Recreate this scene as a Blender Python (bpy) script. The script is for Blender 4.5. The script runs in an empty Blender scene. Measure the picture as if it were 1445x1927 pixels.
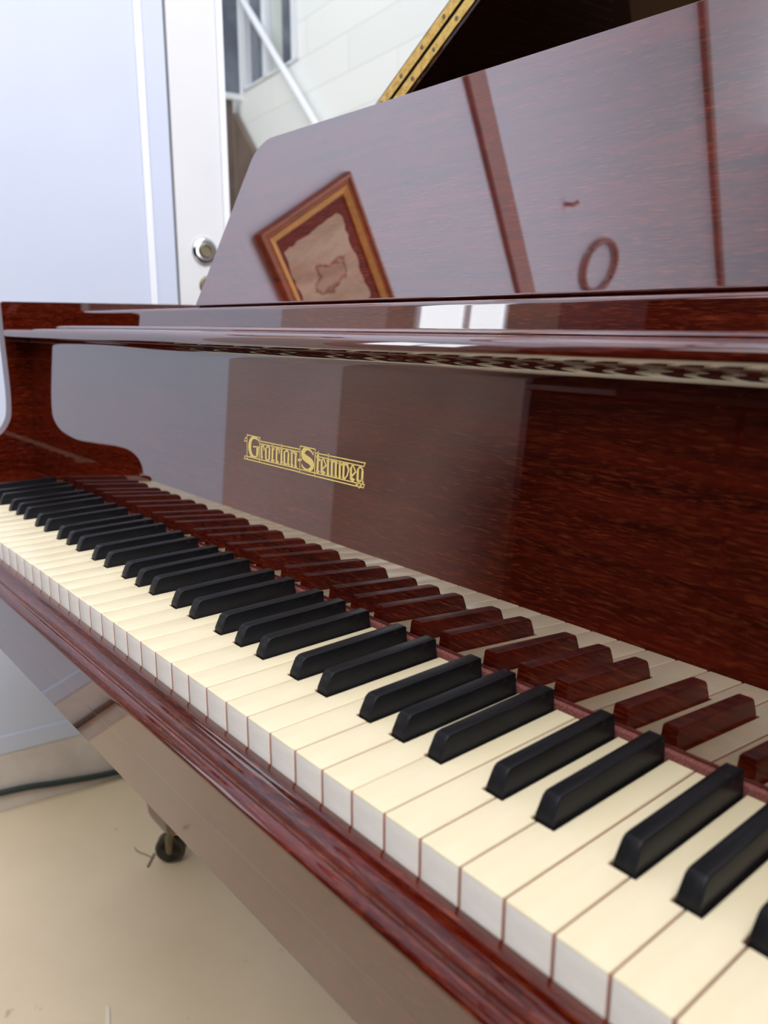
import bpy, bmesh, math, random
from mathutils import Vector, Matrix, noise
PI = math.pi
random.seed(7)
scene = bpy.context.scene
COL = scene.collection

# ------------------------------------------------------------------ frame
# Piano frame in millimetres: x along the keyboard (0 = left end of lowest key),
# y into the piano (0 = key fronts), z up from the key tops.  Floor at z = -720.
def K(x, y, z): return Vector((x/1000.0, y/1000.0, (z+720.0)/1000.0))
# Room frame: a = along the left wall (away from the viewer), o = out from it
A7 = math.radians(7.3)
BX, BY = math.sin(A7), math.cos(A7)
NX, NY = math.cos(A7), -math.sin(A7)
def R(a, o, z): return (-434+BX*a+NX*o, 120+BY*a+NY*o, z)

# ------------------------------------------------------------------ camera
cam_d = bpy.data.cameras.new('camera'); cam = bpy.data.objects.new('camera', cam_d); COL.objects.link(cam)
cr = Vector((0.64424118, 0.76481892, 0.00230829)); cu = Vector((-0.17600172, 0.14531569, 0.97360503)); cf = Vector((-0.74429611, 0.62764271, -0.22822779))
m = Matrix(((cr.x, cu.x, -cf.x), (cr.y, cu.y, -cf.y), (cr.z, cu.z, -cf.z))).to_4x4()
m.translation = K(1115.36, -204.34, 212.05)
cam.matrix_world = m
cam_d.sensor_fit = 'HORIZONTAL'; cam_d.sensor_width = 36; cam_d.lens = 37.58
cam_d.clip_start = 0.01; cam_d.clip_end = 60
cam_d.dof.use_dof = True; cam_d.dof.focus_distance = 0.60; cam_d.dof.aperture_fstop = 11.0
scene.camera = cam

# ------------------------------------------------------------------ world and light
w = bpy.data.worlds.new('world'); scene.world = w; w.use_nodes = True
nt = w.node_tree; bg = nt.nodes['Background']
tc = nt.nodes.new('ShaderNodeTexCoord'); sx = nt.nodes.new('ShaderNodeSeparateXYZ'); rmp = nt.nodes.new('ShaderNodeValToRGB')
nt.links.new(tc.outputs['Generated'], sx.inputs[0]); nt.links.new(sx.outputs['Z'], rmp.inputs[0]); nt.links.new(rmp.outputs[0], bg.inputs['Color'])
rmp.color_ramp.elements[0].position = 0.0; rmp.color_ramp.elements[0].color = (0.80, 0.83, 0.90, 1)
rmp.color_ramp.elements[1].position = 0.6; rmp.color_ramp.elements[1].color = (0.93, 0.96, 1.0, 1)
bg.inputs['Strength'].default_value = 0.85
def area(name, loc, target, sx_, sy_, power, color, spread=180):
    l = bpy.data.lights.new(name, 'AREA'); l.shape = 'RECTANGLE'; l.size = sx_; l.size_y = sy_; l.energy = power; l.color = color; l.spread = math.radians(spread)
    o = bpy.data.objects.new(name, l); COL.objects.link(o); o.location = loc
    o.rotation_euler = (Vector(target)-Vector(loc)).to_track_quat('-Z', 'Y').to_euler(); return o
# added fill light high behind the viewer, lifting the key fronts
area('rear_fill', K(1500, -1500, 2300), K(500, 100, 0), 1.6, 1.2, 30, (1.0, 0.97, 0.92))
# added area lights: left wall brightened for reflections, yard brightened behind the glass
area('wall_fill', K(1400, 50, 2500), K(-434, 150, 100), 2.0, 1.0, 22, (0.90, 0.90, 1.0), 95)
area('yard_fill', K(-2200, 400, 4200), K(-2200, 2600, 1600), 4.0, 3.0, 75, (1.0, 1.0, 1.0))
vs = scene.view_settings
vs.view_transform = 'Standard'; vs.look = 'None'; vs.gamma = 1.0; vs.exposure = 0.27; vs.use_curve_mapping = False

# ------------------------------------------------------------------ materials
def s2l(c):
    return tuple((v/12.92 if v <= 0.04045 else ((v+0.055)/1.055)**2.4) for v in (x/255.0 for x in c))+(1,)
def mat(name, rgb, rough=0.5, metal=0.0, spec=0.5, coat=0.0, coat_ior=1.5, coat_rough=0.03, lin=False):
    m = bpy.data.materials.new(name); m.use_nodes = True
    b = m.node_tree.nodes['Principled BSDF']
    b.inputs['Base Color'].default_value = (rgb+(1,)) if lin else s2l(rgb)
    b.inputs['Roughness'].default_value = rough; b.inputs['Metallic'].default_value = metal
    b.inputs['Specular IOR Level'].default_value = spec
    b.inputs['Coat Weight'].default_value = coat; b.inputs['Coat IOR'].default_value = coat_ior; b.inputs['Coat Roughness'].default_value = coat_rough
    return m, b
def add(m, t, **kw):
    n = m.node_tree.nodes.new(t)
    for k, v in kw.items(): setattr(n, k, v)
    return n
def coords(m, scale, loc=(0, 0, 0), out='Object', rot=(0, 0, 0)):
    t = add(m, 'ShaderNodeTexCoord'); mp = add(m, 'ShaderNodeMapping')
    mp.inputs['Scale'].default_value = scale; mp.inputs['Location'].default_value = loc; mp.inputs['Rotation'].default_value = rot
    m.node_tree.links.new(t.outputs[out], mp.inputs[0]); return mp.outputs[0]
def noise_tex(m, vec, scale=1.0, detail=4, rough=0.5, dist=0.0):
    n = add(m, 'ShaderNodeTexNoise'); n.inputs['Scale'].default_value = scale; n.inputs['Detail'].default_value = detail
    n.inputs['Roughness'].default_value = rough; n.inputs['Distortion'].default_value = dist
    m.node_tree.links.new(vec, n.inputs['Vector']); return n.outputs['Fac']
def ramp(m, fac, stops):
    r = add(m, 'ShaderNodeValToRGB'); e = r.color_ramp.elements
    while len(e) < len(stops): e.new(0.5)
    for i, (p, c) in enumerate(stops): e[i].position = p; e[i].color = c
    m.node_tree.links.new(fac, r.inputs[0]); return r.outputs[0]
def mix(m, a, b_, fac, blend='MIX'):
    n = add(m, 'ShaderNodeMix', data_type='RGBA', blend_type=blend)
    L = m.node_tree.links
    for s, v in ((n.inputs[6], a), (n.inputs[7], b_), (n.inputs[0], fac)):
        if isinstance(v, bpy.types.NodeSocket): L.new(v, s)
        else: s.default_value = v
    return n.outputs[2]
def bump(m, b, height, strength, dist=0.001, sock='Normal'):
    n = add(m, 'ShaderNodeBump'); n.inputs['Strength'].default_value = strength; n.inputs['Distance'].default_value = dist
    m.node_tree.links.new(height, n.inputs['Height']); m.node_tree.links.new(n.outputs[0], b.inputs[sock])

COAT_IOR = 2.95
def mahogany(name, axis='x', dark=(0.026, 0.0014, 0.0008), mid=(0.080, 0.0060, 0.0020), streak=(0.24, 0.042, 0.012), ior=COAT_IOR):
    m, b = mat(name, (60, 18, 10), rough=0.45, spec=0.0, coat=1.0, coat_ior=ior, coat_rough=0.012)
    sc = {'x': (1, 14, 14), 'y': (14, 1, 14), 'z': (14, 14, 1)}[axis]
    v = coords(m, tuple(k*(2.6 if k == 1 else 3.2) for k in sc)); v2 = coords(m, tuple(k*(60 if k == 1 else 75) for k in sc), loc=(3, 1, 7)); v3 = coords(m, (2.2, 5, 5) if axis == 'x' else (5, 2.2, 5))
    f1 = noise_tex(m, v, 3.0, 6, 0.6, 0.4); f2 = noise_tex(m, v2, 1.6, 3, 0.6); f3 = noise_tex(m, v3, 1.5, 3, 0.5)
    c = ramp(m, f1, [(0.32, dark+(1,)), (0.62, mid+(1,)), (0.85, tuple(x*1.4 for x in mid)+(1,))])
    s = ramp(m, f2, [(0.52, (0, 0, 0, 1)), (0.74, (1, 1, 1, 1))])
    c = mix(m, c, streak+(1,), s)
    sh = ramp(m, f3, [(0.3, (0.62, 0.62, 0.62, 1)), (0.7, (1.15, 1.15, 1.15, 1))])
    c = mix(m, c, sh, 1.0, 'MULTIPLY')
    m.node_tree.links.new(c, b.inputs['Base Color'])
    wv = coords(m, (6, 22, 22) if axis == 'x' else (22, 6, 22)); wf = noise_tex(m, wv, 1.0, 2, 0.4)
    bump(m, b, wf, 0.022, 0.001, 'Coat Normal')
    return m
M_wood = mahogany('mahogany_lacquer')
M_wood_y = mahogany('mahogany_lacquer_cross', 'y', ior=1.9)
M_wood_z = mahogany('mahogany_lacquer_upright', 'z')
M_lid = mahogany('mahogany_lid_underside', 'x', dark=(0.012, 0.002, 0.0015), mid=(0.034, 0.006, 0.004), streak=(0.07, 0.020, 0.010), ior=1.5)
M_slip = mahogany('mahogany_key_slip', 'x', ior=1.6)

M_ivory, b = mat('ivory_key_top', (250, 240, 214), rough=0.28, spec=0.5)
v = coords(M_ivory, (30, 8, 8)); f = noise_tex(M_ivory, v, 1.0, 4, 0.6)
c = ramp(M_ivory, f, [(0.3, s2l((208, 194, 158))), (0.7, s2l((218, 206, 175)))]); M_ivory.node_tree.links.new(c, b.inputs['Base Color'])
M_front, b = mat('white_key_front', (240, 238, 232), rough=0.35)
v = coords(M_front, (60, 60, 220)); f = noise_tex(M_front, v, 1.0, 4, 0.6)
c = ramp(M_front, f, [(0.3, s2l((242, 238, 228))), (0.75, s2l((251, 248, 242)))]); M_front.node_tree.links.new(c, b.inputs['Base Color'])
M_keyside, _ = mat('key_side_wood', (178, 122, 100), rough=0.7)
M_ebony, b = mat('ebony_black_key', (20, 20, 22), rough=0.34, spec=0.17, coat=0.0)
v = coords(M_ebony, (260, 12, 60)); f = noise_tex(M_ebony, v, 1.0, 4, 0.6)
c = ramp(M_ebony, f, [(0.35, (0.004, 0.004, 0.005, 1)), (0.7, (0.014, 0.014, 0.016, 1))])
v = coords(M_ebony, (1, 1, 1), out='Object'); n = add(M_ebony, 'ShaderNodeTexVoronoi'); n.inputs['Scale'].default_value = 900; M_ebony.node_tree.links.new(v, n.inputs['Vector'])
sp = add(M_ebony, 'ShaderNodeSeparateXYZ'); M_ebony.node_tree.links.new(v, sp.inputs[0])
dn = noise_tex(M_ebony, coords(M_ebony, (9, 9, 9), out='Object'), 20, 2)
near = add(M_ebony, 'ShaderNodeMapRange'); near.inputs['From Min'].default_value = 0.026; near.inputs['From Max'].default_value = 0.044
M_ebony.node_tree.links.new(sp.outputs['Y'], near.inputs['Value'])
spk = ramp(M_ebony, n.outputs['Distance'], [(0.10, (1, 1, 1, 1)), (0.2, (0, 0, 0, 1))])
nz = ramp(M_ebony, dn, [(0.52, (0, 0, 0, 1)), (0.62, (1, 1, 1, 1))])
k1 = mix(M_ebony, spk, nz, 1.0, 'MULTIPLY'); k2 = mix(M_ebony, k1, near.outputs[0], 1.0, 'MULTIPLY')
c = mix(M_ebony, c, (0.42, 0.38, 0.30, 1), k2); M_ebony.node_tree.links.new(c, b.inputs['Base Color'])
M_felt, b = mat('red_felt', (150, 82, 78), rough=0.95, spec=0.1)
f = noise_tex(M_felt, coords(M_felt, (900, 900, 900)), 1.0, 3); c = ramp(M_felt, f, [(0.3, s2l((92, 50, 46))), (0.7, s2l((140, 88, 82)))]); M_felt.node_tree.links.new(c, b.inputs['Base Color'])
M_gold, _ = mat('gold_leaf', (250, 226, 138), rough=0.5, spec=0.3)
M_brass, b = mat('brass_hinge', (226, 190, 104), rough=0.3, metal=0.75)
f = noise_tex(M_brass, coords(M_brass, (120, 120, 120)), 1.0, 5, 0.7); c = ramp(M_brass, f, [(0.32, s2l((196, 156, 80))), (0.5, s2l((236, 200, 112))), (0.8, s2l((250, 226, 150)))]); M_brass.node_tree.links.new(c, b.inputs['Base Color'])
M_dark, _ = mat('dark_gap', (22, 14, 10), rough=0.9, spec=0.1)
M_steel, _ = mat('chrome', (205, 208, 212), rough=0.12, metal=1.0)
M_castermetal, _ = mat('aged_caster_metal', (128, 120, 98), rough=0.4, metal=0.8)
M_casterwheel, _ = mat('caster_wheel', (70, 66, 58), rough=0.3, metal=0.5)
M_board, _ = mat('spruce_soundboard', (170, 118, 62), rough=0.4, coat=0.5)
M_plate, _ = mat('gilded_iron_plate', (70, 50, 26), rough=0.35, metal=0.6)
M_wire, _ = mat('string_steel', (170, 160, 140), rough=0.3, metal=1.0)

def painted(name, lo, hi, rough=0.5, scale=2.0, spec=0.4, out='Object'):
    m, b = mat(name, lo, rough=rough, spec=spec)
    f = noise_tex(m, coords(m, (scale,)*3, out=out), 1.0, 6, 0.6)
    c = ramp(m, f, [(0.3, s2l(lo)), (0.7, s2l(hi))]); m.node_tree.links.new(c, b.inputs['Base Color']); return m, b
M_wall, _ = painted('white_wall_paint', (196, 204, 221), (203, 210, 226), 0.45)
M_door, _ = painted('white_door_paint', (214, 216, 217), (224, 224, 223), 0.35)
M_trimw, _ = painted('white_trim_paint', (228, 232, 240), (238, 240, 246), 0.3)
M_beam, _ = painted('brown_beam', (138, 112, 112), (156, 128, 126), 0.5)
M_concrete, b = painted('painted_concrete_curb', (200, 190, 182), (226, 218, 210), 0.8, 9)
M_floor, b = mat('beige_vinyl_floor', (186, 172, 140), rough=0.33, spec=0.4)
f = noise_tex(M_floor, coords(M_floor, (1.3,)*3), 2.0, 6, 0.6); c = ramp(M_floor, f, [(0.3, s2l((220, 201, 168))), (0.72, s2l((235, 216, 184)))])
f2 = noise_tex(M_floor, coords(M_floor, (7,)*3, loc=(4, 2, 0)), 3.0, 3, 0.6); s = ramp(M_floor, f2, [(0.70, (0, 0, 0, 1)), (0.78, (0.6, 0.6, 0.6, 1))])
c = mix(M_floor, c, s2l((140, 128, 108)), s)
f3 = noise_tex(M_floor, coords(M_floor, (60, 60, 60)), 1.0, 2, 0.5); s = ramp(M_floor, f3, [(0.78, (0, 0, 0, 1)), (0.80, (0.8, 0.8, 0.8, 1))])
c = mix(M_floor, c, s2l((232, 224, 205)), s)
M_floor.node_tree.links.new(c, b.inputs['Base Color'])
M_glass = bpy.data.materials.new('window_glass'); M_glass.use_nodes = True
nt = M_glass.node_tree; nt.nodes.clear(); o = nt.nodes.new('ShaderNodeOutputMaterial'); mx = nt.nodes.new('ShaderNodeMixShader'); tr = nt.nodes.new('ShaderNodeBsdfTransparent'); gl = nt.nodes.new('ShaderNodeBsdfGlossy'); fr = nt.nodes.new('ShaderNodeFresnel')
gl.inputs['Roughness'].default_value = 0.02; fr.inputs['IOR'].default_value = 1.2; tr.inputs['Color'].default_value = (0.97, 0.98, 0.98, 1)
nt.links.new(fr.outputs[0], mx.inputs[0]); nt.links.new(tr.outputs[0], mx.inputs[1]); nt.links.new(gl.outputs[0], mx.inputs[2]); nt.links.new(mx.outputs[0], o.inputs[0])

# ------------------------------------------------------------------ mesh helpers
ORG = {}
def build(name, verts, faces, mats, parent=None, mi=None, smooth=False, bevel=0.0, seg=2, angle=35, org=None):
    """verts are world Vectors; the object's origin goes to the middle of its box (or org)"""
    lo = Vector((min(v[i] for v in verts) for i in range(3))); hi = Vector((max(v[i] for v in verts) for i in range(3)))
    c = Vector(org) if org is not None else (lo+hi)/2
    me = bpy.data.meshes.new(name); me.from_pydata([tuple(v-c) for v in verts], [], faces)
    for mm in (mats if isinstance(mats, (list, tuple)) else [mats]): me.materials.append(mm)
    if mi: me.polygons.foreach_set('material_index', mi)
    bm = bmesh.new(); bm.from_mesh(me); bmesh.ops.remove_doubles(bm, verts=bm.verts, dist=1e-6); bmesh.ops.recalc_face_normals(bm, faces=bm.faces)
    if bevel > 0:
        es = [e for e in bm.edges if len(e.link_faces) == 2 and e.calc_face_angle(0) > math.radians(angle)]
        bmesh.ops.bevel(bm, geom=es, offset=bevel/1000.0, segments=seg, affect='EDGES', profile=0.5, clamp_overlap=True)
    bm.to_mesh(me); bm.free()
    if smooth or bevel > 0:
        me.polygons.foreach_set('use_smooth', [True]*len(me.polygons))
        try: me.set_sharp_from_angle(angle=math.radians(40))
        except Exception: pass
    o = bpy.data.objects.new(name, me); COL.objects.link(o)
    if smooth or bevel > 0:
        wm = o.modifiers.new('weighted_normals', 'WEIGHTED_NORMAL'); wm.keep_sharp = True; wm.weight = 100; wm.mode = 'FACE_AREA'
    return place(o, c, parent)
def place(o, c, parent):
    ORG[o.name] = Vector(c)
    if parent is not None: o.parent = parent; o.location = Vector(c)-ORG[parent.name]
    else: o.location = c
    return o
def empty(name, pt, label, cat, group=None):
    o = bpy.data.objects.new(name, None); COL.objects.link(o); o.empty_display_size = 0.1
    place(o, pt, None); return tag(o, label, cat, group)
def tag(o, label, cat, group=None):
    o['label'] = label; o['category'] = cat
    if group: o['group'] = group
    return o
def struct(o): o['kind'] = 'structure'; return o
class MB:
    """collects shapes given in any mm frame f (a function to world)"""
    def __init__(s, f=None): s.v = []; s.f = []; s.m = []; s.fn = (lambda x, y, z: K(x, y, z)) if f is None else f
    def poly(s, vs, fs, mi=0):
        n = len(s.v); s.v += [s.fn(*p) for p in vs]; s.f += [tuple(i+n for i in q) for q in fs]; s.m += [mi]*len(fs); return s
    def box(s, x0, x1, y0, y1, z0, z1, mi=0):
        return s.poly([(x, y, z) for z in (z0, z1) for y in (y0, y1) for x in (x0, x1)], [(0, 1, 3, 2), (4, 6, 7, 5), (0, 4, 5, 1), (2, 3, 7, 6), (0, 2, 6, 4), (1, 5, 7, 3)], mi)
    def prism(s, pts, a, b, ax='x', mi=0):
        """closed outline pts (two coords) extruded along ax from a to b"""
        n = len(pts)
        def P(p, t): return {'x': (t, p[0], p[1]), 'y': (p[0], t, p[1]), 'z': (p[0], p[1], t)}[ax]
        vs = [P(p, a) for p in pts]+[P(p, b) for p in pts]
        return s.poly(vs, [tuple(range(n)), tuple(range(2*n-1, n-1, -1))]+[(i, (i+1) % n, n+(i+1) % n, n+i) for i in range(n)], mi)
    def tube(s, path, r, n=12, mi=0, cap=True, rad=None):
        path = [Vector(p) for p in path]; vs = []; fs = []
        for i, p in enumerate(path):
            t = (path[min(i+1, len(path)-1)]-path[max(i-1, 0)]).normalized()
            u = t.cross(Vector((0.13, 0.2, 1.0)) if abs(t.z) < 0.95 else Vector((1, 0, 0))).normalized(); w_ = t.cross(u)
            rr = rad[i] if rad else r
            vs += [tuple(p+(u*math.cos(2*PI*k/n)+w_*math.sin(2*PI*k/n))*rr) for k in range(n)]
        for i in range(len(path)-1):
            for k in range(n): fs.append((i*n+k, i*n+(k+1) % n, (i+1)*n+(k+1) % n, (i+1)*n+k))
        if cap: fs += [tuple(range(n)), tuple(range((len(path)-1)*n, len(path)*n))]
        return s.poly(vs, fs, mi)
    def build(s, name, mats, parent=None, **kw): return build(name, s.v, s.f, mats, parent, mi=s.m, **kw)
def RF(a, o, z): return K(*R(a, o, z))
def bez(pts, n=8):
    """catmull-rom through 2-D pts"""
    out = []
    for i in range(len(pts)-1):
        p0 = pts[max(i-1, 0)]; p1 = pts[i]; p2 = pts[i+1]; p3 = pts[min(i+2, len(pts)-1)]
        for k in range(n):
            t = k/n
            out.append(tuple(0.5*((2*p1[j])+(-p0[j]+p2[j])*t+(2*p0[j]-5*p1[j]+4*p2[j]-p3[j])*t*t+(-p0[j]+3*p1[j]-3*p2[j]+p3[j])*t**3) for j in range(len(p1))))
    out.append(tuple(pts[-1])); return out

LOGO = [[[511.5,95.9,0.75],[511.1,116.7,0.75],[532.1,116.4,0.75],[532.0,95.7,0.75]],
[[511.2,114.0,0.75],[508.6,113.9,0.75],[506.8,110.8,0.75],[511.2,111.3,0.75]],
[[600.4,97.9,0.75],[508.1,98.0,0.75],[506.6,95.5,0.75],[600.5,95.5,0.75]],
[[532.1,113.6,0.75],[592.1,113.6,0.75]],
[[532.2,111.4,0.75],[592.2,111.5,0.75]],
[[592.3,116.4,0.75],[592.5,95.8,0.75]],
[[530.4,112.5,0.7],[529.4,113.9,1.0],[526.4,115.1,1.4],[522.4,115.4,1.8],[518.9,114.1,2.6],[516.4,110.8,3.6],[515.7,106.4,4.0],[516.7,102.7,3.6],[519.1,99.9,2.8],[522.8,98.9,1.6],[526.7,99.7,1.2],[528.3,100.5,1.2]],
[[530.3,115.1,0.8],[530.4,112.3,0.8]],
[[521.2,107.6,1],[531.5,108.4,1]],
[[528.8,108.4,3.2],[528.2,99.9,3.2]],
[[528.1,100.5,1],[530.3,99.5,1]],
[[535.0,110.4,2.1],[535.2,100.4,2.1],[536.7,99.7,2.1]],
[[535.4,109.6,1.2],[537.5,110.3,1.2],[538.9,108.5,1.2],[538.6,106.4,1.2]],
[[541.7,108.5,2.1],[541.9,99.8,2.1]],
[[547.5,109.2,2.1],[547.1,99.7,2.1]],
[[541.7,108.4,1.2],[545.1,110.8,1.2],[548.2,109.1,1.2]],
[[541.2,99.9,1.2],[545.7,98.6,1.2],[547.6,99.9,1.2]],
[[552.2,112.6,2.1],[551.9,99.2,2.1]],
[[552.5,114.2,1.2],[552.2,112.2,1.2]],
[[550.2,99.7,1.2],[552.6,98.5,1.2],[554.9,100.4,1.2]],
[[550.2,111.6,1.2],[552.2,111.1,1.2],[554.8,108.7,1.2]],
[[558.3,110.5,2.1],[558.3,99.6,2.1]],
[[556.9,99.5,1.2],[560.0,98.6,1.2],[561.4,100.0,1.2]],
[[556.6,109.7,1.2],[558.9,110.8,1.2],[562.3,109.6,1.2],[562.0,106.5,1.2]],
[[565.5,110.7,2.1],[565.6,99.3,2.1]],
[[563.9,99.9,1.2],[565.9,98.6,1.2],[567.5,100.4,1.2]],
[[563.9,109.9,1.2],[565.9,111.2,1.2],[567.5,110.3,1.2]],
[[565.7,115.2,0.75],[565.9,110.9,0.75]],
[[564.1,113.4,1.2],[567.4,113.6,1.2]],
[[569.8,108.7,2.1],[570.1,99.6,2.1],[572.5,98.4,2.1]],
[[569.2,108.4,1.2],[573.3,110.5,1.2],[577.1,108.5,1.2]],
[[576.0,109.1,2.1],[575.6,99.7,2.1]],
[[572.5,98.4,1.2],[575.3,100.4,1.2],[576.6,98.8,1.2],[577.7,100.2,1.2]],
[[580.5,110.1,2.1],[580.8,99.3,2.1]],
[[579.0,109.3,1.2],[581.6,111.0,1.2],[585.2,109.2,1.2]],
[[586.4,110.1,2.1],[586.1,99.5,2.1]],
[[583.0,109.2,1.2],[585.4,111.2,1.2],[588.3,108.8,1.2]],
[[579.5,99.5,1.2],[581.1,98.5,1.2],[583.0,99.8,1.2]],
[[584.9,99.5,1.2],[586.3,98.4,1.2],[588.0,99.8,1.2]],
[[589.5,104.8,1.6],[594.8,105.8,1.6]],
[[592.3,96.0,0.75],[592.1,116.3,0.75],[612.7,116.2,0.75],[612.7,95.8,0.75]],
[[612.8,113.3,0.75],[674.5,113.5,0.75],[673.0,110.8,0.75],[612.9,111.0,0.75]],
[[589.3,97.7,0.75],[674.3,97.8,0.75],[673.3,95.4,0.75],[589.4,95.2,0.75]],
[[610.5,114.2,0.8],[610.1,111.2,0.8]],
[[609.9,111.6,0.8],[607.1,114.0,1.2],[602.4,115.2,1.8],[598.4,113.9,3],[596.3,111.5,4],[597.2,108.9,4.6],[601.0,107.3,4.8],[605.5,106.1,4.8],[608.5,104.5,4.6],[609.1,102.3,4],[607.2,100.0,2.6],[603.4,98.6,1.8],[599.3,99.0,1.4],[596.1,100.7,1.1],[595.0,102.4,0.9]],
[[595.0,102.6,0.8],[595.1,99.6,0.8]],
[[616.5,114.1,2.1],[616.4,99.8,2.1]],
[[614.7,99.6,1.2],[617.0,98.4,1.2],[618.7,100.1,1.2]],
[[614.6,109.6,1.2],[619.2,108.9,1.2],[618.5,107.8,1.2]],
[[617.0,115.0,1.2],[616.6,113.4,1.2]],
[[621.6,108.8,2.1],[621.7,99.8,2.1]],
[[620.3,100.0,1.2],[624.3,98.4,1.2],[625.6,99.8,1.2],[622.9,100.8,1.2]],
[[621.7,108.6,1.2],[623.7,110.5,1.2],[627.3,105.5,1.2],[623.1,102.2,1.2]],
[[629.8,109.4,2.1],[629.9,99.4,2.1]],
[[629.9,115.0,0.75],[629.8,109.4,0.75]],
[[628.4,113.3,1.2],[631.5,113.4,1.2]],
[[627.9,108.8,1.2],[629.8,110.3,1.2],[631.5,109.1,1.2]],
[[628.2,99.5,1.2],[630.0,98.3,1.2],[631.6,99.8,1.2]],
[[634.6,110.0,2.1],[634.8,98.9,2.1]],
[[639.6,110.0,2.1],[639.8,98.9,2.1]],
[[633.0,109.2,1.2],[635.1,110.5,1.2],[637.2,109.3,1.2]],
[[637.5,109.4,1.2],[639.5,111.0,1.2],[641.4,108.7,1.2]],
[[633.3,99.1,1.2],[635.0,98.1,1.2],[636.5,99.6,1.2]],
[[638.3,99.3,1.2],[640.0,98.3,1.2],[641.5,99.6,1.2]],
[[644.6,109.7,2.1],[644.7,99.1,2.1]],
[[643.0,108.6,1.2],[644.5,110.1,1.2],[647.1,108.4,1.2]],
[[643.3,99.1,1.2],[644.9,98.2,1.2],[646.3,99.5,1.2]],
[[649.3,109.4,2.1],[649.2,99.7,2.1],[650.8,98.6,2.1]],
[[647.1,108.7,1.2],[649.0,110.3,1.2],[651.1,109.0,1.2]],
[[651.1,109.1,1.2],[653.5,110.2,1.2]],
[[653.2,110.2,2],[655.4,105.9,1.6],[653.9,101.7,1.2],[651.0,98.5,0.9]],
[[658.2,108.3,2.1],[658.3,100.1,2.1]],
[[657.0,100.2,1.2],[660.7,98.6,1.2],[662.1,99.7,1.2],[659.4,100.6,1.2]],
[[658.2,108.4,1.2],[660.3,110.4,1.2],[663.7,105.6,1.2],[659.4,101.8,1.2]],
[[666.3,107.6,2.1],[666.2,100.2,2.1],[668.2,98.8,2.1]],
[[665.7,107.2,1.2],[668.7,110.2,1.2],[672.4,108.0,1.2]],
[[671.7,107.7,2.1],[671.4,99.5,2.1]],
[[668.2,98.8,1.2],[671.0,100.9,1.2],[672.9,99.4,1.2],[671.2,97.7,1.2]],
[[668.2,98.8,1.2],[665.2,96.4,1.2],[668.5,94.9,1.2],[670.9,97.3,1.2]]]

# ================================================================== THE ROOM
struct(MB(RF).box(-4200, 5200, -6500, 4200, -760, -720).build('floor', M_floor))
MB_ = MB(RF)
# painted concrete kerb the wall stands on
struct(MB(RF).box(-4200, 3000, -120, 2, -720, -599).build('baseboard_left', M_concrete, bevel=2))
M_dimmed_rear, _ = painted('mauve_wall_dimmed_rear', (92, 74, 76), (110, 90, 92), 0.7)  # darkest step: dimness of the far wall put into its colour
struct(MB(RF).box(-2400, -1740, -70, 0, -599, 4000).build('wall_left_rear', M_dimmed_rear))
M_dimmed_far, _ = painted('warm_wall_dimmed_far', (138, 116, 108), (156, 134, 126), 0.7)  # wall tone stepped darker rearward to imitate the fading light
M_dimmed_near, _ = painted('warm_wall_dimmed_near', (166, 150, 148), (184, 168, 166), 0.7)  # lighter step of the same painted light falloff
struct(MB(RF).box(-1740, -880, -70, 0, -599, 790).build('wall_left_dimmed', M_dimmed_far))
struct(MB(RF).box(-880, -524, -70, 0, -599, 790).build('wall_left_near_dimmed', M_dimmed_near))
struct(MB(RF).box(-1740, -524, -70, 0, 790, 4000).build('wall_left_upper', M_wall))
o = MB(RF).box(-524, 414, -70, 0, -599, 4000).build('wall_left', M_wall); struct(o)
MB(RF).box(-524, 414, 0, 4, -599, -562).build('skirting_strip', M_wall, o, bevel=1.5)
MB(RF).box(360, 374, 0, 5, -560, 1500).build('moulding', M_trimw, o, bevel=2.2, seg=3)
# header board and the high rail on the wall
struct(MB(RF).box(-2000, 900, -1, 16, 1500, 1566).build('trim_1', M_beam, bevel=2))
struct(MB(RF).box(-2000, 900, -1, 22, 2655, 2683).build('trim_2', M_beam, bevel=2))
struct(MB(RF).box(900, 3000, -70, 0, -599, 3100).build('wall_far_left', M_wall)) if False else None
# glazed door: lock stile, far stile, rails, pane
door = MB(RF).box(419, 514, -50, 2, -599, 1555).build('door_1', M_door, bevel=1.5); struct(door)
MB(RF).box(1500, 1600, -50, 2, -599, 1555).build('far_stile', M_door, door, bevel=1.5)
MB(RF).box(514, 1500, -50, 2, -599, -420).build('bottom_rail', M_door, door, bevel=1.5)
MB(RF).box(514, 1500, -50, 2, 1440, 1555).build('top_rail', M_door, door, bevel=1.5)
MB(RF).box(514, 527, -40, 8, -420, 1440).build('glazing_bead', M_trimw, door, bevel=3, seg=3)
MB(RF).box(527, 531, -24, -12, -420, 1440).build('gasket', mat('olive_gasket', (96, 88, 52), rough=0.8)[0], door)
MB(RF).box(531, 1500, -24, -19, -420, 1440).build('glass_pane', M_glass, door)
struct(MB(RF).box(519, 1600, -70, 0, 1555, 4000).build('wall_over_door', M_wall)); struct(MB(RF).box(414, 419, -70, -45, -599, 3100).build('trim_3', M_dark))
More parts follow.
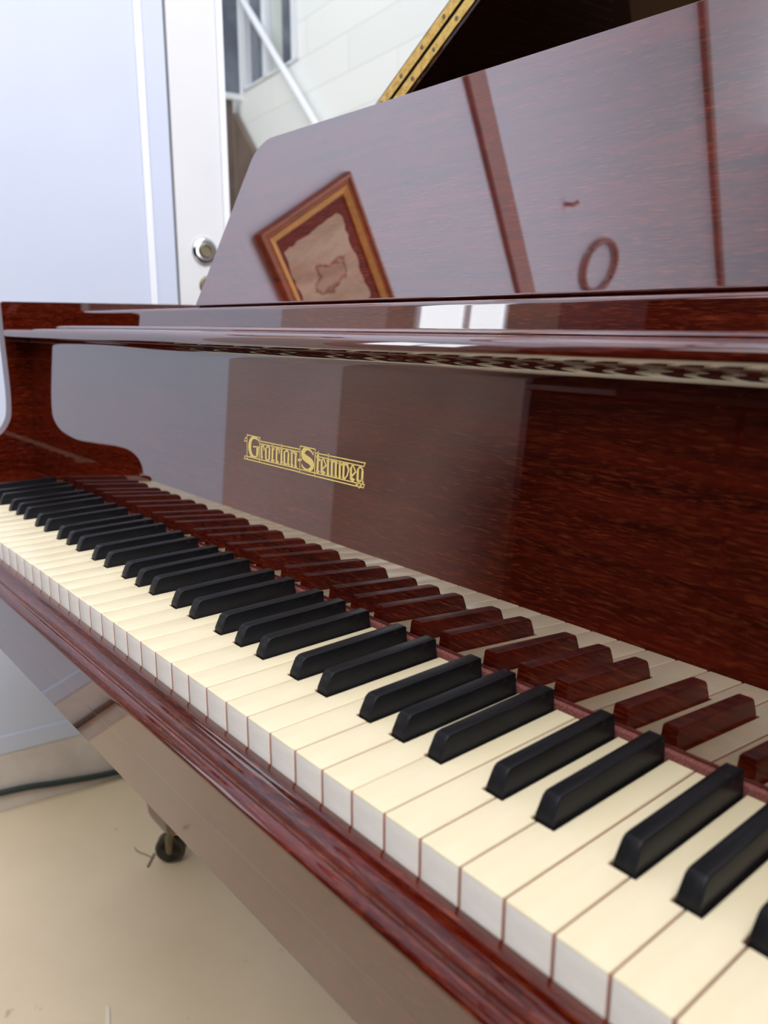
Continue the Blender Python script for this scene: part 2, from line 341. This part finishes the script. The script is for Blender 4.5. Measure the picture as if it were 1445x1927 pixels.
# lock: collar, cylinder, keyway
def disc(f0, a, z, prof, n=40):
    mb = MB(RF); vs = []; fs = []
    for (o_, r_) in prof: vs += [(a+r_*math.cos(2*PI*k/n), o_, z+r_*math.sin(2*PI*k/n)) for k in range(n)]
    for i in range(len(prof)-1): fs += [(i*n+k, i*n+(k+1) % n, (i+1)*n+(k+1) % n, (i+1)*n+k) for k in range(n)]
    fs += [tuple(range(n)), tuple(range((len(prof)-1)*n, len(prof)*n))]
    mb.poly(vs, fs); return mb
lk = disc(0, 472, 351, [(2, 26), (5, 25.5), (8, 23), (9, 19), (9, 14)]).build('lock_collar', M_steel, door, smooth=True)
disc(0, 472, 351, [(9, 14), (14, 13.5), (16, 12), (16, 9), (13, 8), (13, 3)]).build('lock_cylinder', M_castermetal, lk, smooth=True)
disc(0, 478, 285, [(2, 20), (4, 19), (5, 17)]).build('keyhole_cover', M_castermetal, door, smooth=True)

# ---- yard behind the glass: painted block wall with high windows
M_block, b = mat('painted_blockwork', (236, 238, 236), rough=0.6)
br = add(M_block, 'ShaderNodeTexBrick'); br.inputs['Scale'].default_value = 1.0; br.inputs['Mortar Size'].default_value = 0.006; br.inputs['Mortar Smooth'].default_value = 0.6
br.inputs['Brick Width'].default_value = 0.92; br.inputs['Row Height'].default_value = 0.19; br.offset = 0.5
br.inputs['Color1'].default_value = s2l((243, 244, 242)); br.inputs['Color2'].default_value = s2l((236, 239, 238)); br.inputs['Mortar'].default_value = s2l((226, 228, 226))
t = add(M_block, 'ShaderNodeTexCoord'); mp = add(M_block, 'ShaderNodeMapping'); mp.inputs['Rotation'].default_value = (PI/2, 0, A7); M_block.node_tree.links.new(t.outputs['Object'], mp.inputs[0])
# wall local frame: x along, z up  ->  brick u, v
sp = add(M_block, 'ShaderNodeSeparateXYZ'); cb = add(M_block, 'ShaderNodeCombineXYZ'); M_block.node_tree.links.new(t.outputs['Object'], sp.inputs[0])
ma = add(M_block, 'ShaderNodeMath', operation='ADD'); ma.inputs[1].default_value = 20.0+0.0
mz = add(M_block, 'ShaderNodeMath', operation='ADD'); mz.inputs[1].default_value = 19.0
M_block.node_tree.links.new(sp.outputs['X'], ma.inputs[0]); M_block.node_tree.links.new(sp.outputs['Z'], mz.inputs[0])
M_block.node_tree.links.new(ma.outputs[0], cb.inputs[0]); M_block.node_tree.links.new(mz.outputs[0], cb.inputs[1]); M_block.node_tree.links.new(cb.outputs[0], br.inputs['Vector'])
M_block.node_tree.links.new(br.outputs['Color'], b.inputs['Base Color'])
M_pane, b = painted('dim_window_pane', (84, 90, 102), (128, 136, 148), 0.15, 3.0)
M_brown, _ = painted('weathered_brown_board', (104, 88, 80), (126, 110, 100), 0.7, 5)
# back wall, 2.2 m along; origin put on a course line and a block joint
bw_org = K(*R(2200, -2153, 1491))
o = MB(RF).box(-3755+0, -3690, 0, 0, 0, 0)
def BW(x0, x1, y0, y1, z0, z1): return [x0, x1, y0, y1, z0, z1]
def room_box(name, o0, o1, a0, a1, z0, z1, m_, parent=None, **kw):
    return MB(lambda o_, a_, z_: K(*R(a_, o_, z_))).box(o0, o1, a0, a1, z0, z1).build(name, m_, parent, **kw)
wb = room_box('wall_back', -6500, 4200, 2200, 2350, -720, 1684, M_block, org=bw_org); struct(wb)
struct(room_box('wall_back_upper', -2930, 4200, 2200, 2350, 1684, 3400, M_block, org=bw_org))
# the object frame is axis aligned, the wall leans 7.3 deg: rotate the mesh so local x runs along it
for ob in [x for x in COL.objects if x.name in ('wall_back', 'wall_back_upper')]:
    ob.data.transform(Matrix.Rotation(A7, 4, 'Z')); ob.rotation_euler = (0, 0, -A7)
win = room_box('window_1', -3720, -2930, 2190, 2240, 1684, 1700, M_trimw, bevel=2); struct(win)
room_box('window_pane', -3720, -2940, 2230, 2236, 1690, 3300, M_pane, win)
room_box('mullion', -3735, -3655, 2185, 2235, 1690, 3300, M_trimw, win, bevel=3)
room_box('mullion', -3395, -3335, 2185, 2235, 1690, 3300, M_trimw, win, bevel=3)
room_box('blind', -3325, -3190, 2222, 2229, 1690, 3300, painted('pale_blind', (188, 196, 192), (200, 206, 202))[0], win)
room_box('mullion', -3000, -2930, 2185, 2235, 1690, 3300, M_trimw, win, bevel=3)
win2 = room_box('window_2', -3790, -3755, 800, 2200, 1640, 1676, M_trimw, bevel=2); struct(win2)
room_box('window_pane', -3785, -3780, 800, 2200, 1676, 3300, M_pane, win2)
struct(room_box('wall_side_yard', -3900, -3790, 800, 2149, -720, 1640, M_brown))
bb = MB(lambda o_, z_, a_: K(*R(a_, o_, z_))).prism([(-3789, -720), (-3789, 1565), (-3648, 1424), (-3508, 1290), (-3300, 900), (-3000, -720)], 2150, 2185, 'z').build('brown_board', M_brown)
tag(bb, 'tall weathered brown board with a slanted edge, leaning on the block wall outside the glass', 'board')
# leaning white pole
def BA(o_, a_, z_): return K(*R(a_, o_, z_))
mb = MB(BA); mb.tube([(-3850, 2150, 2418), (-3600, 2150, 2190), (-2400, 2150, 1045)], 22, 14)
po = mb.build('white_pole', M_trimw, smooth=True); tag(po, 'long white pole crossing the high window diagonally outside the glass', 'pole')

# ---- things on the left wall
cab = MB(RF); pts = bez([(-2000, 12, -640), (-900, 10, -650), (-300, 9, -668), (5, 9, -675), (110, 9, -688), (222, 9, -701), (420, 10, -708), (900, 10, -712)], 10)
cab.tube(pts, 6.5, 10); c_ = cab.build('cable', mat('dark_green_cable', (38, 52, 46), rough=0.5)[0], smooth=True); tag(c_, 'dark green cable running along the pale kerb at the foot of the left wall', 'cable')

# framed picture on the left wall, seen mirrored in the music desk
M_frame, b = painted('orange_brown_frame', (118, 62, 34), (150, 84, 48), 0.35, 30)
M_lip, _ = painted('gilded_inner_lip', (206, 150, 84), (228, 176, 108), 0.4, 120)
M_mat, _ = mat('maroon_mount', (84, 34, 34), rough=0.8)
M_parch, b = mat('parchment', (200, 180, 156), rough=0.8)
f = noise_tex(M_parch, coords(M_parch, (22, 22, 6)), 1.0, 4, 0.6); 
t = add(M_parch, 'ShaderNodeTexCoord'); vl = add(M_parch, 'ShaderNodeVectorMath', operation='MULTIPLY'); vl.inputs[1].default_value = (15, 15, 9.5)
M_parch.node_tree.links.new(t.outputs['Object'], vl.inputs[0]); ln = add(M_parch, 'ShaderNodeVectorMath', operation='LENGTH'); M_parch.node_tree.links.new(vl.outputs[0], ln.inputs[0])
nd = noise_tex(M_parch, coords(M_parch, (30, 30, 30)), 1.0, 3, 0.6)
sm = add(M_parch, 'ShaderNodeMath', operation='ADD'); M_parch.node_tree.links.new(ln.outputs['Value'], sm.inputs[0]); M_parch.node_tree.links.new(nd, sm.inputs[1])
ring = ramp(M_parch, sm.outputs[0], [(0.0, (0.35, 0.35, 0.35, 1)), (0.82, (0.25, 0.25, 0.25, 1)), (0.93, (0.9, 0.9, 0.9, 1)), (1.0, (0, 0, 0, 1))])
base = ramp(M_parch, f, [(0.35, s2l((176, 154, 132))), (0.6, s2l((206, 188, 164)))])
c = mix(M_parch, base, s2l((96, 52, 48)), ring); M_parch.node_tree.links.new(c, b.inputs['Base Color'])
a0, a1, z0, z1 = -375, -27, 757, 1047
pic = empty('framed_picture', K(*R((a0+a1)/2, 0, z0)), 'wooden picture frame with gold lip and parchment drawing, hung on the white left wall', 'picture')
fr = MB(RF)
def rect_ring(mb, a0, a1, z0, z1, w, prof):
    # prof: list of (inset, out)
    n = len(prof); vs = []; fs = []
    for (i_, o_) in prof: vs += [(a0+i_, o_, z0+i_), (a1-i_, o_, z0+i_), (a1-i_, o_, z1-i_), (a0+i_, o_, z1-i_)]
    for r_ in range(n-1): fs += [(r_*4+k, r_*4+(k+1) % 4, (r_+1)*4+(k+1) % 4, (r_+1)*4+k) for k in range(4)]
    mb.poly(vs, fs)
rect_ring(fr, a0, a1, z0, z1, 30, [(0, 1), (0, 16), (2, 20), (9, 20), (12, 16), (20, 14), (22, 12)])
fr.build('frame_moulding', M_frame, pic)
lp = MB(RF); rect_ring(lp, a0, a1, z0, z1, 8, [(20, 13), (21, 16), (35, 10), (36, 5)]); lp.build('gold_lip', M_lip, pic)
MB(RF).box(a0+20, a1-20, 2, 5, z0+20, z1-20).build('mount', M_mat, pic)
random.seed(3)
pp = []
pa0, pa1, pz0, pz1 = a0+62, a1-66, z0+44, z1-62
def jag(p, q, n):
    return [(p[0]+(q[0]-p[0])*i/n+random.uniform(-3.5, 3.5), p[1]+(q[1]-p[1])*i/n+random.uniform(-3.5, 3.5)) for i in range(n)]
for p, q in (((pa0, pz0), (pa1, pz0)), ((pa1, pz0), (pa1, pz1)), ((pa1, pz1), (pa0, pz1)), ((pa0, pz1), (pa0, pz0))): pp += jag(p, q, 16)
MB(lambda a_, z_, o_: K(*R(a_, o_, z_))).prism(pp, 5, 6, 'z').build('parchment', M_parch, pic)
# a ring hook higher up on the same wall, and a small hook
mb = MB(RF); mb.tube([(-745+75*math.cos(t_), 14, 1900+95*math.sin(t_)) for t_ in [2*PI*k/40 for k in range(41)]], 9, 8, cap=False)
hp = mb.build('hanging_hoop', M_beam, smooth=True); tag(hp, 'dark brown hoop hanging high on the white left wall above the long brown board', 'hoop')
mb = MB(RF); mb.tube([(-484, 0, 1800), (-484, 30, 1798), (-484, 36, 1815)], 6, 8); hk = mb.build('wall_hook', M_beam, smooth=True); tag(hk, 'small dark wall hook above the long brown board', 'hook')

# daylight window in the left wall further back and dark end walls added unseen for reflections
M_sky, b = mat('daylight_pane', (255, 255, 255)); b.inputs['Emission Color'].default_value = (0.86, 0.93, 1, 1); b.inputs['Emission Strength'].default_value = 2.2
w3 = MB(RF).box(-1420, -990, -1, 12, 300, 318).build('window_3', M_trimw, bevel=2); struct(w3)
for (p, q) in ((-1405, -1230), (-1200, -1005)): MB(RF).box(p, q, 0, 4, 318, 760).build('window_pane', M_sky, w3)
for p in (-1420, -1230, -1005): MB(RF).box(p, p+(30 if p == -1230 else 15), -1, 12, 318, 775).build('window_frame', M_trimw, w3, bevel=2)
MB(RF).box(-1420, -990, -1, 12, 760, 778).build('window_frame', M_trimw, w3, bevel=2)
M_dim, _ = painted('dark_wall_for_reflections', (44, 28, 23), (58, 38, 31), 0.8, 3, spec=0.1)
struct(MB(RF).box(-2520, -2400, 0, 4300, -720, 1500).build('added_wall_rear', M_dim))
struct(MB(RF).box(-2400, 2200, 4300, 4400, -720, 1900).build('added_wall_right', M_dim))

# ================================================================== THE PIANO
P = 23.6; XL = -78.0; XR = 1227.2+78.0
piano = empty('grand_piano', K(613.6, 400, -720), 'polished red mahogany grand piano with open lid, upright music desk and ivory keys', 'piano')
T3 = math.radians(3)
def fb(x, t): return (x, 144+t*math.sin(T3), 2+t*math.cos(T3))

# fallboard with its lip
prof = [(143.6, -8), (154.9, 180)]
prof = [(143.47, -8), (153.12, 176)]
cove = bez([(153.12, 176), (153.4, 183), (152.2, 187.5), (149.0, 190.8), (144, 192.6), (136, 193.2), (128, 193.2)], 6)[1:]
nose = bez([(128, 193.2), (124.0, 193.6), (121.6, 196.0), (121.0, 199.5), (122.0, 203.0), (125.0, 205.3), (129, 206)], 6)[1:]
prof += cove+nose+[(150, 206.4), (151, 203), (162, 203), (162, -8)]
fbo = MB().prism(prof, XL+0.5, XR-0.5).build('fallboard', M_wood, piano, smooth=True)
# felt strip and moulding at the key ends
MB().box(XL+1, XR-1, 139.5, 143.9, -6, 3.4).build('key_felt_strip', M_felt, piano, bevel=1.0)

# gold inlay lettering
mb = MB()
def ribbon(mb, pts):
    n = len(pts); L = []; Rr = []
    for i in range(n):
        p = pts[i]; a = pts[max(i-1, 0)]; c = pts[min(i+1, n-1)]
        d1 = Vector((p[0]-a[0], p[1]-a[1])) if i > 0 else Vector((c[0]-p[0], c[1]-p[1])); d2 = Vector((c[0]-p[0], c[1]-p[1])) if i < n-1 else d1
        d1.normalize(); d2.normalize(); t = (d1+d2)
        if t.length < 1e-4: t = d1
        t.normalize(); nn = Vector((-t.y, t.x)); s = 1/max(0.55, abs(nn.dot(Vector((-d1.y, d1.x)))))
        hw = p[2]*1.18/2*s; L.append((p[0]+nn.x*hw, p[1]+nn.y*hw)); Rr.append((p[0]-nn.x*hw, p[1]-nn.y*hw))
    for i in range(n-1):
        q = [L[i], L[i+1], Rr[i+1], Rr[i]]; vs = []
        for off in (0.0, 0.06):
            for (x, t) in q: vs.append((x, 144+t*math.sin(T3)-off*math.cos(T3)-0.02, 2+t*math.cos(T3)+off*math.sin(T3)))
        mb.poly(vs, [(0, 1, 2, 3), (4, 5, 6, 7), (0, 1, 5, 4), (1, 2, 6, 5), (2, 3, 7, 6), (3, 0, 4, 7)])
for st in LOGO:
    if len(st) > 5 and len(set(p[2] for p in st)) > 1: st = bez(st, 5)
    ribbon(mb, st)
lg = mb.build('gold_lettering', M_gold, fbo); lg['label'] = 'gold gothic maker name set between thin gold rules'

# board in front of the music desk, the ledge below it
MB().prism([(158, 196), (158, 207.2), (160, 208.8), (163, 209.4), (222, 209.4), (222, 196)], XL+0.5, XR-0.5).build('name_board_ledge', M_wood, piano, smooth=True)
T1 = math.radians(1.5)
pf = [(218.2, 209.4), (219.4, 225.2), (220.0, 227.4), (221.4, 228.6), (223.4, 229.0), (330, 229.0), (330, 209.4)]
MB().prism(pf, XL+0.5, XR-0.5).build('desk_shelf', M_wood, piano, smooth=True)

# music desk leaning back 29 deg
T29 = math.radians(29); sT, cT = math.sin(T29), math.cos(T29)
def DK(x, s, d): return K(x, 226.4+s*sT+d*cT, 231.6+s*cT-d*sT)
H = 213.5
xl0, xl1 = 279.0, 256.0; xr0, xr1 = 1227.2-xl0, 1227.2-xl1
outl = [(xl0, 0), (xr0, 0)]
def corner(cx, cy, r, a0_, a1_): return [(cx+r*math.cos(math.radians(t)), cy+r*math.sin(math.radians(t))) for t in [a0_+(a1_-a0_)*k/8 for k in range(9)]]
outl += corner(xr1-27, H-26, 26, 5, 90)+corner(xl1+27, H-26, 26, 90, 175)
MB(DK).prism(outl, 0, 14, 'z').build('music_desk', M_wood, piano, bevel=1.2)

# left and right arms (cheeks), continuing as the rim sides
arm = [(700, 241), (124, 241), (121.5, 239), (121.3, 215), (121.6, 185), (122.2, 147), (122.2, 115), (120.5, 90), (116.5, 77), (108, 65), (97, 57.5), (81, 50.5), (53, 46), (23, 42), (8, 38), (-4, 31), (-13, 21), (-18.5, 9), (-20, -4), (-20, -56), (700, -56)]
arm = [(700, 241)]+[(124, 241), (121.5, 239)]+bez(arm[3:19], 4)+[(-20, -56), (-20, -96), (700, -96)]
for (x0, x1) in ((XL-27, XL), (XR, XR+27)):
    MB().prism(arm, x0, x1).build('arm', M_wood_y, piano, bevel=1.2, angle=60)
# key blocks
for (x0, x1) in ((XL, -2.5), (1227.2+2.5, XR)):
    MB().prism([(0, -18), (0, 2), (3, 6), (8, 7.5), (139, 7.5), (139, -18)], x0, x1).build('key_block', M_wood, piano, bevel=0.8)

# key slip: cove and bead, then the keybed front
sp_ = bez([(-1.2, -17.6), (-4.5, -16.6), (-7.6, -16.2), (-9.0, -17.2), (-10.6, -19.6), (-13.5, -21.6), (-17.5, -22.2), (-20.5, -20.6), (-24, -19.6), (-27.5, -20.4), (-30.0, -22.6), (-30.4, -24.6)], 4)
slip = [(-1.2, -54)]+sp_+[(-30.2, -26.5), (-26.6, -54.6)]
MB().prism(slip, XL, XR).build('key_slip', M_slip, piano, smooth=True)
MB().prism([(600, -55.4), (-26.2, -55.4), (-25.6, -56.6), (-20.8, -94.5), (-19.5, -96), (600, -96)], XL, XR).build('keybed', M_slip, piano, bevel=0.6)
MB().box(XL, XR, 0.5, 139, -55.2, -42).build('key_frame', M_dark, piano)

# ---- the keys
# black key centres, relative to the boundary between white neighbours
BK = {}
NM = 'CDEFGAB'
def wname(i): return NM[(i+5) % 7]
offs = {'C': -3.2, 'D': 3.2, 'F': -4.6, 'G': 0.0, 'A': 4.6}
for i in range(51):
    nme = wname(i)
    if nme in offs: BK[i] = (i+1)*P+offs[nme]*0.9
BK[0] = P+3.5
BW2 = 5.6   # half width at the foot plus clearance
cache = {}
def white_key(i):
    x0 = i*P+0.42; x1 = (i+1)*P-0.42; yb = 139.3; yn = 48.0; cl = BW2+0.9
    l = BK.get(i-1); r = BK.get(i)
    pl = x0 if l is None else max(x0, l+cl); pr = x1 if r is None else min(x1, r-cl)
    key = (round(pl-x0, 1), round(x1-pr, 1))
    cx = (i+0.5)*P
    if key not in cache:
        pts = []
        for (x, y) in ((x0, -0.3), (x1, -0.3)): pass
        r0 = 1.3
        def arc(cx_, cy_, a0_, a1_): return [(cx_+r0*math.cos(math.radians(t)), cy_+r0*math.sin(math.radians(t))) for t in (a0_, (a0_+a1_)/2, a1_)]
        pts = arc(x0+r0, r0, 180, 270)+arc(x1-r0, r0, 270, 360)
        if pr < x1: pts += [(x1, yn), (pr, yn)]
        pts += [(pr, yb), (pl, yb)]
        if pl > x0: pts += [(pl, yn), (x0, yn)]
        n = len(pts)
        me = bpy.data.meshes.new('white_key'); bm = bmesh.new()
        top = [bm.verts.new(((p[0]-cx)/1000, (p[1]-70)/1000, 0)) for p in pts]
        f = bm.faces.new(top)
        ret = bmesh.ops.extrude_face_region(bm, geom=[f]); vv = [g for g in ret['geom'] if isinstance(g, bmesh.types.BMVert)]
        for q in vv: q.co.z = -0.040
        bmesh.ops.recalc_face_normals(bm, faces=bm.faces)
        es = [e for e in bm.edges if all(abs(q.co.z) < 1e-6 for q in e.verts)]
        bmesh.ops.bevel(bm, geom=es, offset=0.0009, segments=3, affect='EDGES', profile=0.5)
        for fc in bm.faces:
            fc.normal_update(); c_ = fc.calc_center_median()
            if c_.z > -0.0024: fc.material_index = 0
            elif fc.normal.y < -0.5 and c_.y < -0.06: fc.material_index = 1
            elif max(q.co.z for q in fc.verts) > -0.0012 and min(q.co.z for q in fc.verts) < -0.03: fc.material_index = 2
            fc.smooth = True
        bm.to_mesh(me); bm.free()
        for mm in (M_ivory, M_front, M_keyside): me.materials.append(mm)
        try: me.set_sharp_from_angle(angle=math.radians(50))
        except Exception: pass
        cache[key] = me
    o = bpy.data.objects.new('white_key', cache[key]); COL.objects.link(o)
    place(o, K(cx, 70, random.uniform(-0.25, 0.15)), piano)
def black_mesh():
    # section widths: foot 10.6, top 8.6; front face slopes back
    me = bpy.data.meshes.new('black_key'); bm = bmesh.new()
    rows = []
    for (y, z, hw) in ((49.3, -1.5, 5.3), (49.6, 2.0, 5.15), (53.2, 10.2, 4.45), (55.2, 11.9, 4.25), (58, 12.25, 4.2), (100, 12.4, 4.25), (136.8, 12.5, 4.3), (138.2, 12.0, 4.3)):
        rows.append((y, z, hw))
    y_end = 138.6
    N = len(rows)
    topL = [bm.verts.new((-hw/1000, (y-94)/1000, z/1000)) for y, z, hw in rows]
    topR = [bm.verts.new((hw/1000, (y-94)/1000, z/1000)) for y, z, hw in rows]
    endL = bm.verts.new((-5.3/1000, (y_end-94)/1000, -0.012)); endR = bm.verts.new((5.3/1000, (y_end-94)/1000, -0.012))
    fL = bm.verts.new((-5.3/1000, (49.3-94)/1000, -0.012)); fR = bm.verts.new((5.3/1000, (49.3-94)/1000, -0.012))
    for i in range(N-1): bm.faces.new((topL[i], topL[i+1], topR[i+1], topR[i]))
    # side walls flare to the foot
    mids = [2, 3, 4, 5, 6, 7]
    bm.faces.new([fL]+topL[:]+[endL]); bm.faces.new([fR]+topR[:]+[endR])
    bm.faces.new((fL, fR, topR[0], topL[0])); bm.faces.new((endL, endR, topR[-1], topL[-1]))
    bm.faces.new((fL, fR, endR, endL))
    bmesh.ops.recalc_face_normals(bm, faces=bm.faces)
    es = [e for e in bm.edges if len(e.link_faces) == 2 and e.calc_face_angle(0) > math.radians(30) and min(q.co.z for q in e.verts) > -0.002]
    bmesh.ops.bevel(bm, geom=es, offset=0.0009, segments=3, affect='EDGES', profile=0.55, clamp_overlap=True)
    for fc in bm.faces: fc.smooth = True
    bm.to_mesh(me); bm.free(); me.materials.append(M_ebony)
    try: me.set_sharp_from_angle(angle=math.radians(32))
    except Exception: pass
    return me
random.seed(11)
for i in range(52): white_key(i)
bme = black_mesh()
for i, cx in BK.items():
    o = bpy.data.objects.new('black_key', bme); COL.objects.link(o); place(o, K(cx+random.uniform(-0.25, 0.25), 94, random.uniform(-0.2, 0.15)), piano)

# ---- case behind: rim, soundboard, strings, lid, legs
rimc = bez([(700, XL-14), (1250, XL-14), (1600, 20), (1790, 170), (1810, 400), (1650, 620), (1420, 760), (1180, 900), (960, 1120), (860, 1290), (700, XR+13)], 8)
mb = MB()
inner = []; outer = []
for i, (y, x) in enumerate(rimc):
    a = rimc[max(i-1, 0)]; c = rimc[min(i+1, len(rimc)-1)]; d = Vector((c[0]-a[0], c[1]-a[1])).normalized(); n_ = Vector((d.y, -d.x))
    outer.append((x+n_.y*13, y+n_.x*13)); inner.append((x-n_.y*13, y-n_.x*13))
n = len(outer); vs = []
for z in (-96, 241):
    vs += [(p[0], p[1], z) for p in outer]+[(p[0], p[1], z) for p in inner]
fs = []
for i in range(n-1):
    fs += [(i, i+1, n+i+1, n+i), (2*n+i, 2*n+i+1, 3*n+i+1, 3*n+i), (i, i+1, 2*n+i+1, 2*n+i), (n+i, n+i+1, 3*n+i+1, 3*n+i)]
fs += [(0, n, 3*n, 2*n), (n-1, 2*n-1, 4*n-1, 3*n-1)]
mb.poly(vs, fs); mb.build('rim', M_wood_y, piano)
sb = [(XL, 300), (XR, 300)]+[(p[0], p[1]) for p in reversed(inner)]
MB().prism(sb, 120, 130, 'z').build('soundboard', M_board, piano)
MB().prism([(XL+5, 330), (XR-5, 330), (XR-5, 520), (900, 900), (300, 1500), (60, 1500), (XL+5, 1200)], 150, 158, 'z').build('iron_plate', M_plate, piano)
mb = MB()
for k in range(90):
    x = -40+k*14; y1 = 1450-max(0, x-150)*0.72
    mb.tube([(x, 430, 176), (x+30, max(620, y1), 176)], 1.3, 5)
st_ = mb.build('strings', M_wire, piano); st_['kind'] = 'stuff'
# lid hinged on the bass side, opened 32.4 deg, front flap folded back on top of it
TL = math.radians(32.4); sL, cL = math.sin(TL), math.cos(TL)
def LD(u, y, t): return K(XL-22+u*cL-t*sL, y, 243.5+u*sL+t*cL)
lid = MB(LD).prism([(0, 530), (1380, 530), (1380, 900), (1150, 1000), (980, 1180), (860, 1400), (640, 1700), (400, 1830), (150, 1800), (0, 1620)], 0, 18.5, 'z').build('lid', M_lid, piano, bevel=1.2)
flap = MB(LD).box(0, 1380, 530, 905, 21, 39).build('front_flap', M_wood, piano, bevel=1.2)
hg = MB(LD)
hg.box(4, 1376, 528.2, 530.2, 5, 17.4).box(4, 1376, 528.2, 530.2, 22.2, 35.2); hgo = hg.build('piano_hinge', M_brass, lid, bevel=0.4)
MB(LD).box(4, 1376, 529.4, 540, 17.4, 22.2).build('hinge_gap', M_dark, lid)
def screw_at(u, t): return LD(u, 528.3, t)
mb = MB(LD); mb.tube([(30, 529, 11), (30, 527.6, 11)], 2.7, 12); scr = mb.build('hinge_screw', M_castermetal, lid)
s0 = scr.location.copy(); p0_ = screw_at(30, 11)
for k in range(30):
    for t, du in ((11, 0), (28.5, -14)):
        if k == 0 and du == 0: continue
        o = scr.copy(); COL.objects.link(o); o.parent = lid; o.location = s0+(screw_at(30+k*45+du, t)-p0_)
mb = MB(); top = LD(900, 560, 0); tp = ((top.x*1000), (top.y*1000), top.z*1000-720)
mb.tube([(1180, 640, 215), (tp[0]+20, tp[1]+80, tp[2]+22)], 11, 12); mb.build('prop_stick', M_wood_z, piano, smooth=True)

def leg(x, y):
    mb = MB(); prof = [(-96, 62), (-180, 62), (-190, 56), (-600, 38), (-625, 36), (-640, 30)]
    vs = []; fs = []
    for z, h in prof: vs += [(x-h, y-h, z), (x+h, y-h, z), (x+h, y+h, z), (x-h, y+h, z)]
    for r_ in range(len(prof)-1): fs += [(r_*4+k, r_*4+(k+1) % 4, (r_+1)*4+(k+1) % 4, (r_+1)*4+k) for k in range(4)]
    fs += [(0, 1, 2, 3), tuple(range(len(vs)-4, len(vs)))]
    mb.poly(vs, fs); lg_ = mb.build('leg', M_wood_z, piano, bevel=2)
    mb = MB(); mb.tube([(x, y, -636), (x, y, -652), (x-6, y-3, -664), (x-16, y-8, -676)], 10, 12, rad=[20, 17, 9, 6]); mb.build('brass_ferrule', M_brass, lg_, smooth=True)
    # fork and wheel
    cx_, cy_, cz_ = x-14, y-8, -693.5
    ca = math.radians(-38); ax = Vector((math.cos(ca), math.sin(ca), 0)); c0 = Vector((cx_, cy_, cz_))
    mb = MB()
    for s_ in (-1, 1):
        q = c0+ax*(14*s_); sd = Vector((-ax.y, ax.x, 0))
        mb.tube([tuple(q+Vector((0, 0, 28))-ax*s_*8), tuple(q+Vector((0, 0, 18))), tuple(q)], 6, 8, rad=[8, 7, 6])
        mb.tube([tuple(q), tuple(q+ax*s_*3)], 4, 10)
    mb.build('caster_fork', M_castermetal, lg_, smooth=True)
    mb = MB(); mb.tube([tuple(c0+ax*t) for t in (-8, -9, -11, -11, -8, 8, 11, 11, 9, 8)], 26, 40, rad=[17, 18.5, 20, 23.5, 26.4, 26.4, 23.5, 20, 18.5, 17])
    wh = mb.build('caster_wheel', M_casterwheel, lg_, smooth=True)
    mb = MB(); mb.tube([tuple(c0+ax*t) for t in (-10, -9.5, -8.2, 8.2, 9.5, 10)], 17, 32, rad=[6, 15, 18, 18, 15, 6]); mb.build('wheel_hub', M_steel, lg_, smooth=True)
leg(-70, 322); leg(1297, 322); leg(300, 1500)

# ---- dark cabinet added unseen behind the viewer for the fallboard to mirror
g2 = empty('added_cabinet', K(*R(-1400, 1100, -720)), 'added dark brown cabinet, unseen behind the viewer, mirrored in the right half of the fallboard', 'cabinet')
M_added_cab, _ = painted('added_cabinet_dark', (15, 7, 5), (24, 11, 8), 0.8, 6, spec=0.1)
MB(RF).box(-1850, -1404, 235, 2600, -640, 188).build('added_carcass', M_added_cab, g2, bevel=4)
MB(RF).box(-1860, -1392, 225, 2610, 188, 212).build('added_cabinet_top', M_added_cab, g2, bevel=5)
MB(RF).box(-1830, -1424, 250, 2580, -720, -640).build('added_plinth', M_added_cab, g2, bevel=3)
for k in range(4): 
    d_ = MB(RF).box(-1404, -1390, 250+k*585, 820+k*585, -620, 172).build('added_cabinet_door', M_added_cab, g2, bevel=4)
# bits of straw beside the caster
M_straw, _ = mat('dry_straw', (150, 132, 108), rough=0.9)
def floor_path(name, pts, r, label):
    mb = MB(); mb.tube([(p[0], p[1], -720+r) for p in pts], r, 6); o = mb.build(name, M_straw); tag(o, label, 'straw'); return o

floor_path('straw_stalk', [(-158, 277), (-148, 276), (-137, 279), (-127, 284), (-117, 287), (-108, 290)], 1.1, 'thin curved stalk of straw on the floor left of the piano caster')
floor_path('straw_stalk', [(-118, 296), (-105, 284), (-92, 272)], 2.0, 'short thick stalk of straw on the floor just in front of the piano caster')
mb = MB(); mb.prism([(150, 103), (159, 104), (190, 92), (186, 88)], -720, -717.5, 'z'); o = mb.build('paper_scrap', mat('off_white_paper', (232, 226, 208), rough=0.8)[0]); tag(o, 'small off-white paper scrap on the beige floor at the bottom edge', 'scrap')
